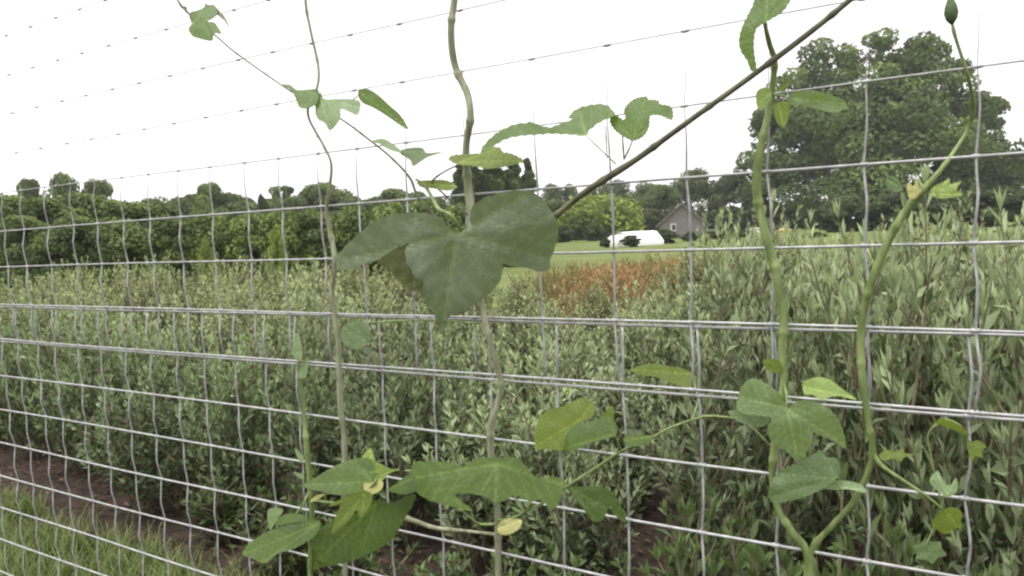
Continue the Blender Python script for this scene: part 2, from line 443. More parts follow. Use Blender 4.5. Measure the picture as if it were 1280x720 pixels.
# --- dark diagonal vine
v = vine(700, 330, 'dark smooth vine slanting up to the right against the sky')
stem_mesh(v, [(1140, -70, .03, 9), (1062, 0, .03, 9), (1000, 50, .035, 9), (930, 102, .045, 9), (870, 145, .05, 9), (800, 196, .05, 9.5), (772, 214, .05, 11), (730, 241, .05, 10), (697, 268, .05, 9), (660, 296, .045, 9), (625, 325, .03, 8), (600, 352, .02, 8)], M['stemdark'])
I_ = ((560, 100), 4.267)
leaf(v, [(175, 385), (200, 340), (260, 285), (350, 240), (420, 230), (445, 225), (480, 240), (540, 255), (600, 235), (675, 207), (642, 200), (690, 155), (760, 135), (820, 130), (860, 145), (890, 185), (860, 200), (800, 230), (750, 270), (735, 297), (680, 292), (560, 285), (480, 290), (400, 295), (320, 310), (260, 340), (210, 375)],
     *I_, M['vleaf'], off=.07, g=(.15, .9), curv=.05, base=(735, 290), tips=[(190, 365), (700, 165), (870, 180)], label='long leaf curled sideways against the sky')
leaf(v, [(940, 165), (960, 130), (1000, 100), (1060, 90), (1065, 105), (1120, 110), (1130, 130), (1190, 145), (1195, 210), (1140, 190), (1100, 185), (1075, 195), (1070, 250), (1040, 300), (985, 322), (930, 295), (895, 270), (870, 235), (866, 205), (890, 185), (935, 215), (948, 195)],
     *I_, M['vleaf'], off=.06, g=(.2, .5), curv=.08, base=(985, 310), tips=[(1190, 190), (1050, 100), (880, 220)], label='toothed leaf standing on twin stalks against the sky')
leaf(v, [(5, 415), (40, 400), (90, 400), (180, 390), (240, 360), (280, 365), (290, 385), (340, 395), (400, 430), (350, 450), (280, 465), (200, 470), (130, 455), (60, 450), (20, 435)],
     *I_, M['vleafyoung'], off=.035, g=(0, .9), base=(60, 440), tips=[(390, 430), (250, 370)])
stem_mesh(v, [(733, 170, .07, 1.8), (752, 188, .065, 2), (770, 205, .055, 2.4)], M['stemtan'], name='petiole')
stem_mesh(v, [(778, 169, .06, 2.4), (779, 185, .055, 2.4), (780, 199, .05, 3)], M['stemgreen'], name='petiole')
stem_mesh(v, [(791, 175, .06, 2.4), (786, 187, .055, 2.4), (780, 199, .05, 3)], M['stemgreen'], name='petiole')
stem_mesh(v, [(757, 157, .06, 1.2), (758, 180, .058, 1.8), (759, 199, .055, 1.2)], M['stemdark'], name='tendril')
stem_mesh(v, [(584, 268, .03, 2.5), (552, 240, .028, 2.8), (540, 228, .03, 2.8), (553, 216, .032, 2.6), (573, 206, .035, 2.4)], M['stemdark'], name='petiole')

# --- thin vine at the upper left with hanging leaves
v = vine(560, 300, 'thin brown vine slanting up to the top left corner of the fence')
stem_mesh(v, [(205, -30, .03, 3), (222, 0, .03, 3), (233, 14, .03, 3.5), (250, 30, .03, 2.5), (270, 45, .03, 2.2), (296, 67, .025, 2.4), (350, 105, .02, 2.4), (372, 119, .02, 2.6), (425, 148, .02, 2.6), (462, 175, .012, 3), (490, 198, .012, 3), (512, 222, .012, 4), (522, 245, .014, 4), (540, 266, .016, 4), (575, 300, .018, 4), (592, 318, .018, 4)], M['stemdark'])
D_ = ((210, 0), 12)
leaf(v, [(330, 190), (450, 155), (545, 105), (555, 45), (600, 75), (700, 80), (745, 200), (660, 285), (590, 320), (690, 338), (740, 400), (803, 505), (690, 500), (665, 605), (560, 600), (450, 570), (370, 540), (312, 455), (325, 400), (365, 345), (330, 290)],
     *D_, M['vleaf'], off=.04, g=(.3, .6), curv=.15, base=(470, 200), tips=[(330, 450), (780, 490), (700, 100), (640, 590)], serr=.6, label='crumpled three-lobed leaf at the top left')
leaf(v, [(690, 90), (780, 170), (870, 280), (928, 440), (850, 320), (750, 225)], *D_, M['stemtan'], off=.045, g=(.4, .2), serr=.2)
stem_mesh(v, [(247, 15, .046, 1.6), (252, 30, .047, 2), (258, 50, .044, 1.6)], M['stemtan'], name='petiole')
leaf(v, [(150, 30), (200, 85), (270, 100), (290, 150), (230, 140), (180, 100)], *D_, M['vleafdark'], off=.03, serr=.2)
E_ = ((340, 90), 4)
leaf(v, [(48, 64), (90, 65), (125, 90), (180, 88), (232, 90), (225, 150), (190, 178), (140, 178), (118, 130), (92, 88)], *E_, M['vleaf'], off=.04, g=(.2, .8), base=(220, 110), tips=[(60, 66), (160, 175)], serr=.6)
leaf(v, [(222, 125), (245, 105), (262, 135), (350, 135), (410, 138), (442, 155), (430, 212), (400, 205), (345, 185), (340, 235), (292, 292), (265, 255), (230, 235), (218, 190)], *E_, M['vleafpale'], off=.045, g=(.2, .6), curv=.1, base=(240, 130), tips=[(435, 180), (290, 280)], serr=.6)
leaf(v, [(435, 90), (480, 86), (530, 115), (590, 170), (640, 215), (682, 285), (640, 265), (560, 210), (500, 175), (455, 155), (433, 125)], *E_, M['vleafpale'], off=.05, g=(.3, -.5), base=(440, 105), tips=[(675, 275)], serr=.3, label='long pale leaf hanging point down')
stem_mesh(v, [(450, 118, .05, 1.4), (430, 132, .035, 1.6), (412, 142, .022, 2)], M['stemgreen'], name='petiole')
leaf(v, [(498, 347), (550, 333), (590, 350), (640, 388), (645, 405), (580, 385), (540, 360)], *E_, M['vleafpale'], off=.025, g=(0, 1.0), serr=.3)
leaf(v, [(640, 395), (690, 380), (750, 380), (775, 405), (852, 400), (780, 425), (740, 450), (705, 470), (690, 440), (650, 415)], *E_, M['vleafdark'], off=.03, g=(.3, .8), base=(650, 400), tips=[(845, 402), (710, 460)], serr=.5)

# --- thin vine up the left stay
v = vine(430, 620, 'slim brown vine winding up past the pair of bluish leaves at left')
stem_mesh(v, [(384, -60, .02, 4), (382, 0, .02, 4), (388, 37, .015, 4), (398, 84, .012, 4), (396, 111, .014, 4), (386, 131, .018, 4), (387, 150, .014, 4), (405, 183, .010, 4), (414, 205, .012, 4), (412, 235, .016, 5), (408, 262, .016, 6), (413, 290, .012, 8), (418, 325, .016, 8), (416, 370, .012, 7), (423, 430, .016, 8), (425, 500, .016, 9), (431, 560, .012, 9), (430, 620, .012, 9), (433, 800, .01, 9), (436, 1000, .01, 9)], M['stemtan'])

# --- bright vine with young leaves at the lower left
v = vine(388, 715, 'yellow-green shoot with fresh jagged leaves above a broad dark leaf at lower left')
stem_mesh(v, [(372, 425, .012, 3), (375, 470, .014, 6), (380, 520, .014, 7), (383, 555, .018, 9), (387, 600, .02, 9), (390, 650, .018, 9), (388, 720, .016, 9), (390, 900, .01, 9)], M['stemgreen'])
for q in ([(365, 440), (372, 415), (378, 440), (374, 452)], [(372, 470), (384, 445), (383, 470)], [(375, 578), (368, 560), (380, 572)], [(378, 600), (366, 590), (380, 594)]):
    leaf(v, q, (0, 0), 1, M['vleafpale'], off=.02, serr=.2, g=(.3, .2))
Q_ = ((300, 550), 4.235)
leaf(v, [(325, 242), (400, 200), (480, 150), (560, 115), (640, 95), (700, 110), (740, 170), (700, 230), (640, 270), (560, 290), (480, 285), (420, 270)], *Q_, M['vleafpale'], off=.08, g=(.2, -.4), curv=.1, base=(700, 220), tips=[(340, 240), (600, 105)], serr=.8)
leaf(v, [(645, 95), (688, 42), (712, 95), (722, 150), (695, 175), (668, 130)], *Q_, M['vleafbright'], off=.085, g=(.2, .3), base=(700, 200), tips=[(688, 55)], serr=.3)
leaf(v, [(718, 120), (790, 150), (848, 155), (790, 175), (750, 218), (715, 212)], *Q_, M['vleafbright'], off=.085, g=(.3, 0), base=(715, 200), tips=[(840, 157)], serr=.4)
leaf(v, [(655, 232), (700, 225), (752, 212), (750, 260), (690, 292), (663, 272)], *Q_, M['vleafyellow'], off=.092, g=(0, .3), serr=.4)
leaf(v, [(620, 275), (560, 300), (468, 348), (530, 345), (510, 400), (488, 495), (560, 440), (600, 390), (618, 372), (640, 412), (680, 360), (702, 298), (665, 270)], *Q_, M['vleafbright'], off=.10, g=(-.1, -.4), base=(660, 285), tips=[(480, 345), (495, 480), (642, 400)], serr=.5, label='bright yellow-green young lobed leaf')
leaf(v, [(400, 470), (480, 440), (520, 400), (640, 380), (720, 320), (800, 335), (880, 300), (930, 290), (900, 360), (840, 470), (800, 530), (740, 570), (640, 620), (540, 650), (440, 670), (380, 682), (365, 600), (378, 520)], *Q_, M['vleafdark'], off=.085, g=(.1, -.6), curv=.1, base=(720, 340), tips=[(390, 660), (640, 600), (400, 490)], serr=1.0, label='broad dark green leaf tilted downwards')
leaf(v, [(12, 602), (60, 540), (140, 490), (230, 455), (330, 440), (425, 430), (400, 500), (350, 540), (270, 580), (200, 600), (130, 652), (60, 622)], *Q_, M['vleafpale'], off=.07, g=(.2, -.5), curv=.08, base=(410, 445), tips=[(25, 602), (130, 640)], serr=.8)
leaf(v, [(190, 430), (250, 390), (350, 400), (352, 430), (270, 440), (200, 452)], *Q_, M['vleafpale'], off=.05, g=(0, -.4), serr=.4)
leaf(v, [(148, 370), (228, 368), (190, 430), (158, 475)], *Q_, M['vleafpale'], off=.03, g=(.2, .1), serr=.3)
leaf(v, [(370, 330), (400, 295), (450, 285), (420, 310)], *Q_, M['vleafyellow'], off=.04, serr=.2)
stem_mesh(v, [(388, 612, .02, 4), (378, 632, .035, 3.5), (370, 642, .045, 3)], M['stemgreen'], name='petiole')
stem_mesh(v, [(388, 625, .022, 4), (430, 628, .06, 4), (462, 610, .09, 5), (470, 600, .092, 4)], M['stemgreen'], name='petiole')

# --- right vine with the top leaf
v = vine(1012, 715, 'stout green vine left of the forked base at right')
stem_mesh(v, [(950, -20, .05, 4), (956, 28, .045, 6), (962, 55, .03, 8), (968, 75, .02, 9), (966, 105, .018, 10), (960, 145, .02, 11), (950, 190, .024, 13), (946, 232, .02, 14), (950, 264, .016, 13), (962, 310, .02, 14), (972, 350, .022, 14), (980, 400, .016, 13), (978, 440, .014, 13), (980, 480, .018, 13), (972, 520, .02, 12), (967, 570, .018, 12), (966, 603, .016, 11), (973, 637, .018, 11), (990, 665, .018, 12), (1009, 692, .018, 14), (1011, 740, .016, 16), (1013, 1000, .01, 16)], M['stemgreen'])
K_ = ((910, 0), 4)
leaf(v, [(140, -90), (240, -130), (350, -90), (335, -40), (310, 5), (270, 60), (190, 110), (145, 140), (130, 190), (130, 260), (142, 348), (115, 350), (95, 300), (65, 255), (56, 200), (70, 140), (100, 75), (130, 10)], *K_, M['vleaf'], off=.06, g=(.3, .3), curv=.08, base=(188, 105), tips=[(130, 340), (320, -40), (200, -110)], serr=1.0, label='large leaf cut off by the top of the view')
leaf(v, [(140, 470), (170, 440), (212, 450), (218, 490), (190, 530), (150, 542)], *K_, M['vleafbright'], off=.03, g=(-.3, .2), base=(212, 470), tips=[(150, 520)], serr=.5)
leaf(v, [(235, 520), (300, 510), (307, 560), (280, 635), (238, 600)], *K_, M['vleafbright'], off=.03, g=(.2, -.3), base=(250, 515), tips=[(275, 620)], serr=.5)
leaf(v, [(315, 470), (420, 452), (520, 478), (595, 520), (540, 562), (460, 548), (380, 528), (305, 520)], *K_, M['vleafpale'], off=.04, g=(-.3, -.2), base=(320, 495), tips=[(585, 522)], serr=.6)
leaf(v, [(240, 455), (285, 420), (312, 390), (300, 430), (270, 450)], *K_, M['vleafyoung'], off=.035, serr=.2)
stem_mesh(v, [(964, 118, .02, 3), (978, 120, .028, 3), (992, 124, .036, 3)], M['stemgreen'], name='petiole')
N_ = ((890, 450), 3.79)
leaf(v, [(345, 200), (310, 150), (240, 105), (185, 90), (140, 130), (118, 200), (130, 245), (220, 262), (283, 274), (262, 330), (290, 395), (350, 430), (412, 474), (470, 400), (475, 345), (520, 360), (580, 385), (632, 418), (625, 350), (590, 270), (530, 215), (450, 190), (390, 205), (362, 228)],
     *N_, M['vleafpale'], off=.075, g=(.1, -.3), curv=.12, base=(352, 230), tips=[(140, 180), (405, 460), (620, 400)], serr=.8, label='pale three-lobed leaf over the doubled wires')
leaf(v, [(78, 240), (180, 252), (272, 270), (250, 312), (190, 312), (110, 282)], *N_, M['vleafdark'], off=.05, g=(0, .4), base=(270, 275), tips=[(90, 245)], serr=.5)
leaf(v, [(430, 130), (440, 100), (500, 82), (560, 95), (620, 140), (684, 187), (600, 170), (540, 180), (520, 192), (480, 165), (440, 160)], *N_, M['vleafbright'], off=.03, g=(.1, .5), base=(435, 130), tips=[(670, 180)], serr=.7)
leaf(v, [(250, -5), (320, 5), (328, 50), (290, 62), (255, 35)], *N_, M['vleafyoung'], off=.025, serr=.4)
stem_mesh(v, [(980, 478, .018, 4), (983, 495, .045, 3.5), (983, 510, .07, 3)], M['stemgreen'], name='petiole')

# --- far right vine with the bud
v = vine(1016, 718, 'green vine right of the forked base, ending in a closed bud at top right')
stem_mesh(v, [(1189, 20, .03, 4), (1193, 42, .028, 4.5), (1205, 80, .022, 5), (1213, 108, .012, 6), (1216, 135, -.006, 7.5), (1211, 158, -.014, 5), (1200, 178, -.006, 5.5), (1180, 207, .012, 7), (1152, 240, .018, 11), (1136, 258, .018, 12), (1115, 292, .02, 12), (1096, 335, .02, 13), (1081, 380, .02, 12), (1076, 430, .018, 12), (1079, 480, .018, 11), (1086, 530, .02, 10), (1090, 572, .018, 10), (1070, 622, .016, 9), (1040, 657, .016, 9), (1014, 690, .016, 10), (1015, 740, .016, 12), (1016, 1000, .01, 12)], M['stemgreen'])
# closed bud
bp_ = [(1187, -8), (1188, 0), (1188.5, 8), (1189, 16), (1189.5, 24), (1190, 30)]
mb = MB(); mb.tube([P(a, b, .03) - v.location for a, b in bp_], [x * depth_of(1189) / F for x in (1.0, 3.6, 6.4, 7.6, 6.0, 2.0)], 10)
mb.build('bud', M['vleafdark'], v, True)
M_ = ((1080, 160), 6)
leaf(v, [(158, 392), (200, 358), (250, 380), (292, 450), (252, 482), (180, 450)], *M_, M['vleafdark'], off=.025, g=(.2, .2), base=(290, 470), tips=[(170, 390)], serr=.5)
leaf(v, [(500, 505), (515, 445), (600, 400), (642, 378), (650, 420), (732, 400), (692, 460), (742, 500), (640, 522), (560, 522)], *M_, M['vleafbright'], off=.03, g=(-.3, .3), base=(500, 500), tips=[(640, 385), (725, 405), (735, 498)], serr=.5)
leaf(v, [(320, 440), (345, 400), (365, 440), (395, 385), (412, 440), (430, 470), (380, 530), (340, 520)], *M_, M['vleafyellow'], off=.03, serr=.3)
leaf(v, [(270, 640), (280, 580), (320, 530), (400, 490), (480, 450), (515, 428), (540, 460), (592, 470), (607, 530), (570, 580), (500, 620), (430, 650), (340, 672), (290, 672)], *N_, M['vleafdark'], off=.04, g=(-.2, .4), curv=.08, base=(590, 560), tips=[(290, 650), (520, 440), (330, 540)], serr=1.2)
leaf(v, [(510, 592), (600, 570), (700, 588), (728, 628), (640, 612), (560, 614)], *N_, M['vleafpale'], off=.03, g=(0, .7), base=(720, 615), tips=[(520, 595)], serr=.5)
R_ = ((1080, 500), 3.275)
stem_mesh(v, [(1090, 560, .018, 6), (1099, 579, .02, 7), (1125, 598, .024, 6), (1155, 618, .02, 5), (1178, 636, .016, 4)], M['stemgreen'], name='side_shoot')
stem_mesh(v, [(1178, 636, .016, 3), (1180, 616, .02, 2), (1182, 606, .025, 2)], M['stemgreen'], name='petiole')
leaf(v, [(268, 330), (300, 288), (320, 320), (350, 350), (377, 318), (382, 370), (340, 397), (300, 372)], *R_, M['vleafpale'], off=.03, g=(.2, .3), base=(340, 390), tips=[(300, 300), (376, 330)], serr=.4)
leaf(v, [(276, 508), (298, 472), (326, 450), (352, 440), (386, 446), (404, 470), (396, 492), (402, 520), (366, 528), (340, 550), (308, 536)], *R_, M['vleafyoung'], off=.03, g=(.2, -.3), base=(330, 450), tips=[(380, 520)], serr=.5)
leaf(v, [(62, 222), (100, 205), (128, 212), (160, 198), (168, 218), (205, 222), (165, 234), (150, 252), (118, 238), (80, 248)], *R_, M['vleafyoung'], off=.02, g=(.1, .5), serr=.5)
leaf(v, [(196, 598), (226, 592), (250, 570), (276, 582), (312, 580), (318, 606), (338, 634), (304, 644), (280, 668), (248, 652), (212, 652), (216, 624)], *R_, M['vleafdark'], off=.02, g=(.1, .3), serr=.5)
stem_mesh(v, [(1178, 636, .016, 3), (1165, 665, .018, 2.5), (1158, 680, .02, 2)], M['stemgreen'], name='petiole')
stem_mesh(v, [(1178, 636, .016, 2.5), (1165, 575, .016, 2), (1160, 545, .016, 3), (1172, 530, .018, 5), (1185, 526, .02, 6), (1200, 533, .02, 5), (1210, 545, .02, 3)], M['stemgreen'], name='side_shoot')
leaf(v, [(290, 92), (330, 78), (400, 108), (434, 148), (390, 132), (330, 108)], *R_, M['vleafyoung'], off=.03, g=(0, -.6), serr=.2)
leaf(v, [(420, 150), (438, 172), (470, 165), (502, 192), (480, 205), (488, 235), (455, 228), (440, 258), (428, 215)], *R_, M['vleafyoung'], off=.02, g=(.2, .2), serr=.4)

# --- middle side vine
v = vine(700, 610, 'thin green vine with overlapping leaves between the centre and the forked vine')
stem_mesh(v, [(966, 560, .012, 3), (930, 528, .015, 3.5), (890, 520, .02, 3.5), (865, 525, .022, 4), (835, 536, .025, 4), (812, 549, .025, 4.5), (777, 564, .022, 5), (748, 583, .02, 5), (712, 606, .03, 5), (690, 622, .035, 4), (655, 640, .025, 3), (624, 655, .018, 3)], M['stemgreen'])
O_ = ((660, 450), 3.427)
leaf(v, [(33, 375), (40, 270), (80, 220), (150, 200), (230, 162), (282, 190), (275, 240), (220, 270), (170, 320), (150, 385), (90, 378)], *O_, M['vleafyoung'], off=.03, g=(.2, .3), curv=.05, base=(230, 250), tips=[(50, 360), (270, 190)], serr=.8)
leaf(v, [(155, 378), (165, 320), (210, 280), (280, 262), (340, 238), (378, 280), (372, 325), (300, 345), (240, 365), (190, 392)], *O_, M['vleafpale'], off=.05, g=(.1, -.5), curv=.1, base=(370, 320), tips=[(165, 375), (345, 250)], serr=.6)
leaf(v, [(298, 262), (330, 225), (362, 195), (368, 262), (350, 275)], *O_, M['vleafyoung'], off=.04, serr=.3)
leaf(v, [(408, 345), (430, 318), (500, 323), (542, 325), (510, 360), (440, 372)], *O_, M['vleafpale'], off=.035, g=(0, -.5), base=(535, 328), tips=[(415, 345)], serr=.5)
leaf(v, [(168, 548), (240, 543), (320, 545), (380, 590), (422, 695), (370, 662), (350, 622), (320, 682), (280, 692), (240, 640), (200, 590)], *O_, M['vleafdark'], off=.045, g=(.1, -.3), curv=.05, base=(180, 548), tips=[(415, 685), (290, 685)], serr=.6)
leaf(v, [(438, 42), (520, 18), (620, 30), (712, 60), (718, 122), (650, 112), (560, 75), (480, 62)], *O_, M['vleafyoung'], off=-.03, g=(0, .5), base=(700, 60), tips=[(445, 42), (715, 115)], serr=.8)
stem_mesh(v, [(777, 564, .022, 3), (772, 553, .035, 2.5), (768, 545, .048, 2.5)], M['stemgreen'], name='petiole')
stem_mesh(v, [(865, 525, .022, 3), (872, 500, .0, 2.5), (866, 470, -.03, 2.5)], M['stemgreen'], name='petiole')

# ------------------------------------------------------------------ shrubs behind the fence
def leaf4(mb, p, d, n, L, W, t):
    d = d.normalized(); sd = d.cross(n)
    if sd.length < 1e-4: sd = d.orthogonal()
    sd.normalize(); nn = sd.cross(d)
    a = p; c = p + d * L * .5 - nn * W * .22; tip = p + d * L + nn * L * -.10
    l = p + d * L * .48 + sd * W * .5 + nn * W * .12; r = p + d * L * .48 - sd * W * .5 + nn * W * .12
    mb.add([a, l, tip, r, c], [(0, 4, 1), (4, 2, 1), (0, 3, 4), (4, 3, 2)], t)
def shoot(mb, sm, p0, d0, L, rnd, bare, lw, young):
    """one upright shoot: a thin stem and its narrow leaves"""
    n = max(4, int(L / .0215)); p = p0.copy(); d = d0.normalized(); pts = [p.copy()]
    ph = rnd.uniform(0, 6.28)
    for i in range(n):
        d = (d + Vector((rnd.gauss(0, .045), rnd.gauss(0, .045), .045))).normalized()
        p = p + d * (L / n); pts.append(p.copy())
        u = (i + 1) / n
        if u < bare: continue
        ph += 2.4
        o = d.orthogonal().normalized(); q = d.cross(o)
        out = o * math.cos(ph) + q * math.sin(ph)
        k = rnd.uniform(.8, 1.15)
        open_ = .75 - .35 * u
        dd = d * (1 - open_ * .75) + out * open_
        LL = lw * k * (1.0 if u < .85 else .8)
        t = min(1, max(0, .08 + .62 * u ** 1.8 + rnd.gauss(0, .16) + young))  # older leaves darker, contrast deepened to paint shade inside the shrub
        leaf4(mb, p, dd, d, LL, LL * rnd.uniform(.32, .46), t)
    for i in range(3):
        dd = d + Vector((rnd.gauss(0, .3), rnd.gauss(0, .3), 0))
        leaf4(mb, p, dd, Vector((rnd.gauss(0, 1), rnd.gauss(0, 1), .1)), lw * .75, lw * .2, min(1, .75 + young))
    sm.tube(pts[::3] + [pts[-1]], [.0045 * (1 - .7 * i / (len(pts[::3]))) for i in range(len(pts[::3]) + 1)], 4, .4, False)
def make_shrub(seed, h, rad, nst, lw, label=None):
    rnd = random.Random(seed)
    root = empty('leafy_shrub', (0, 0, -50))
    lv, sm = MB(), MB()
    for k in range(nst):
        a = rnd.uniform(0, 6.28); r = rad * math.sqrt(rnd.random())
        L = h * (rnd.uniform(.66, .97) if k % 8 else rnd.uniform(.92, 1.03)) * (1.06 - .16 * (r / rad) ** 2) * (1 - .22 * (r / rad) ** 2)
        p0 = Vector((math.cos(a) * r * .35, math.sin(a) * r * .35, 0))
        d0 = Vector((math.cos(a) * r * .8, math.sin(a) * r * .8, h))
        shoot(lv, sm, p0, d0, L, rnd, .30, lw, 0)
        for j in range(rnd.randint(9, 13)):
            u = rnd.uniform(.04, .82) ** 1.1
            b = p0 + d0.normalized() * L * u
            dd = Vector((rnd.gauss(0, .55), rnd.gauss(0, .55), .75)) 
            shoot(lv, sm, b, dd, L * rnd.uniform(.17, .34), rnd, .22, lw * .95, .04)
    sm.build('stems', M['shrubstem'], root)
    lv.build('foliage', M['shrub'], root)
    return root
protos = [make_shrub(100 + i, 1.0, .52, 24, .060) for i in range(6)]
fine = [make_shrub(140 + i, 1.0, .5, 22, .06) for i in range(3)]
young = [make_shrub(160 + i, .5, .2, 8, .05) for i in range(3)]
used = set()
def plant(src, loc, sc, scz, rz, label, cat, group, color):
    o = copy_tree(src) if src.name in used else src
    used.add(src.name)
    o.location = loc; o.scale = (sc, sc, scz); o.rotation_euler = (RND.uniform(-.06, .06), RND.uniform(-.06, .06), rz)
    tag(o, label, cat, group)
    for c in o.children: c.color = color
    return o
def colpx(p):
    d = p - EYE; return 640 + F * d.dot(rt) / d.dot(fw)
rows = [(2.4, .55), (3.1, .62), (3.85, .66), (4.7, .74), (5.6, .8), (6.6, .85), (7.6, .9), (8.7, 1.0)]
row_label = ['darker green leafy shrub in the front row nearest the fence', 'sage-green leafy shrub in the second row behind the fence',
             'sage-green leafy shrub in the middle of the planted block', 'sage-green leafy shrub in the middle of the planted block', 'pale leafy shrub in the far rows of the planted block',
             'pale leafy shrub in the far rows of the planted block', 'pale leafy shrub in the far rows of the planted block', 'pale leafy shrub in the far rows of the planted block']
row_group = ['front row of shrubs', 'second row of shrubs', 'middle rows of shrubs', 'middle rows of shrubs', 'far rows of shrubs', 'far rows of shrubs', 'far rows of shrubs', 'far rows of shrubs']
for ri, (dn, sp) in enumerate(rows):
    s = dn * .28 + .5
    while s > -dn * 2.45 - .6:
        p = NN * (dn + RND.uniform(-.15, .15)) - WL * (s + RND.uniform(-.12, .12)); p.z = 0
        cx = colpx(p); Y = p.y
        s -= sp * RND.uniform(.85, 1.15)
        if Y > 12.5: continue
        if cx > 880: h = 1.43
        elif cx > 850: h = 1.12
        elif cx > 680: h = .88 if Y < 6 else .76
        elif cx > 600: h = 1.0
        elif cx > 470: h = .94
        else: h = 1.05
        if cx < 850 and Y > 8.8 and cx > 640: continue
        if cx > 880 and Y > 4.5: h = 1.38
        if cx < 600 and Y > 6.5: h = 1.12
        h *= RND.uniform(.84, 1.08)
        far = Y > 5.2
        src = RND.choice(fine) if far else RND.choice(protos)
        wsc = (.92 if far else .82) * RND.uniform(.8, 1.2)
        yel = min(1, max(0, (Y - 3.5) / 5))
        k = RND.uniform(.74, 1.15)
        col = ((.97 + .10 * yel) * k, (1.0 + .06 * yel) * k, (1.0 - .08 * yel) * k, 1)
        if ri == 0: col = (col[0] * .66, col[1] * .74, col[2] * .66, 1) if cx < 560 else (col[0] * .84, col[1] * .88, col[2] * .84, 1)  # front row darkened to paint the shade on its near face
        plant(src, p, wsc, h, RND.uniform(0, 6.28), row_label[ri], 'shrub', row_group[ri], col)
# young plants spilling towards the fence
for (px, dn, hh) in ((350, 2.0, .9), (430, 1.85, .75), (520, 1.75, .7), (560, 1.55, .55), (600, 1.7, .8), (660, 1.6, .9), (740, 1.75, 1.0), (800, 1.6, 1.2), (860, 1.75, 1.3), (930, 1.6, 1.2), (985, 1.75, 1.35), (1050, 1.65, 1.25), (1110, 1.75, 1.5), (1180, 1.7, 1.2), (1250, 1.75, 1.0), (270, 2.1, .7), (320, 1.9, .55)):
    v_ = ray(px, 400); v_.z = 0; p = v_ * (dn / v_.dot(NN))
    plant(RND.choice(young), p, RND.uniform(1.0, 1.3), hh * 1.15, RND.uniform(0, 6), 'low young shrub growing in the bare strip just behind the fence', 'shrub', 'young shrubs in front of the rows', (.28, .36, .22, 1))  # dark green leaves, deepened further to paint the shade near the ground

# rust and straw coloured weeds beyond the shrubs
def make_weed(seed, mat, name):
    rnd = random.Random(seed); root = empty(name, (0, 0, -50)); mb = MB(); sm = MB()
    for k in range(42):
        a = rnd.uniform(0, 6.28); r = .5 * math.sqrt(rnd.random()); L = rnd.uniform(.6, 1.0)
        p = Vector((math.cos(a) * r, math.sin(a) * r, 0)); d = Vector((rnd.gauss(0, .12), rnd.gauss(0, .12), 1)).normalized()
        sm.tube([p, p + d * L * .5, p + d * L], [.006, .005, .003], 4, rnd.random())
        for j in range(16):
            u = rnd.uniform(.35, 1); q = p + d * L * u
            dd = Vector((rnd.gauss(0, .5), rnd.gauss(0, .5), 1))
            leaf4(mb, q, dd, Vector((rnd.gauss(0, 1), rnd.gauss(0, 1), .2)), rnd.uniform(.05, .12), .022, rnd.random())
    sm.build('stems', mat, root); mb.build('foliage', mat, root)  # the foliage mesh holds the weeds' seed heads
    return root
rw = [make_weed(300 + i, M['rust'], 'rust_weed') for i in range(2)]
sw = [make_weed(310 + i, M['straw'], 'straw_weed') for i in range(2)]
for (px, Y) in ((738, 8.8), (748, 9.3), (760, 9.0), (772, 9.6), (752, 10.2), (738, 10.5), (768, 10.8), (784, 10.0), (808, 11.0), (818, 11.8), (852, 11.4), (843, 12.2), (743, 9.7), (754, 9.6), (766, 9.4), (778, 10.4), (760, 10.0), (788, 10.8)):
    plant(RND.choice(rw), gx(px + 8, Y), RND.uniform(.8, 1.1), RND.uniform(.74, .90), RND.uniform(0, 6), 'clump of rust-red weeds standing beyond the shrubs', 'weed', 'rust-red weed clumps', (1, 1, 1, 1))
for (px, Y) in ((790, 8.9), (722, 9.4), (812, 9.6), (838, 10.0), (755, 11.6), (700, 11), (785, 10.9), (795, 12), (830, 10.6), (825, 12.4), (860, 12.6), (690, 12.6), (715, 13), (740, 13.2), (770, 13.2), (800, 13.4), (845, 13.5), (670, 11.6), (872, 11.0)):
    plant(RND.choice(sw), gx(px, Y), RND.uniform(.8, 1.1), RND.uniform(.72, .9), RND.uniform(0, 6), 'clump of straw-coloured weeds beside the rust-red weeds', 'weed', 'straw-coloured weed clumps', (1, 1, 1, 1))

# grass and litter on the strip behind the fence
mb = MB(); rr = random.Random(5)
for i in range(42000):
    dn = rr.uniform(.6, 1.95); s = -rr.uniform(1.0, 6.5)
    lim = 1.84 + .16 * noise.noise(Vector((s * 1.3, 0, 4)))
    if dn > lim and rr.random() > .06: continue
    if noise.noise(Vector((s * 2.2, dn * 2.2, 7))) < -.28 : continue
    p = NN * dn - WL * s; p.z = .003
    L = rr.uniform(.05, .15); a = rr.uniform(0, 6.28)
    d = Vector((math.cos(a) * .6, math.sin(a) * .6, 1)).normalized(); w = Vector((-math.sin(a), math.cos(a), 0)) * .0022
    q = p + d * L * .6; tip = q + Vector((d.x, d.y, .35)).normalized() * L * .5
    mb.add([p - w, p + w, q + w * .8, q - w * .8, tip], [(0, 1, 2, 3), (3, 2, 4)], rr.random())
tag(mb.build('grass', M['grass']), 'short green grass growing along the foot of the fence', 'grass', kind='stuff')
mb = MB()
for i in range(5200):
    dn = rr.uniform(.9, 4.5); s = rr.uniform(-7.5, .9)
    p = NN * dn - WL * s; p.z = .008 + rr.random() * .012
    a = rr.uniform(0, 6.28)
    d = Vector((math.cos(a), math.sin(a), rr.uniform(-.05, .3)))
    leaf4(mb, p, d, Vector((rr.gauss(0, .4), rr.gauss(0, .4), 1)), rr.uniform(.02, .07), rr.uniform(.006, .022), rr.random() ** 2)
tag(mb.build('leaf_litter', M['litter']), 'brown dead leaves and mulch bits scattered on the soil', 'litter', kind='stuff')

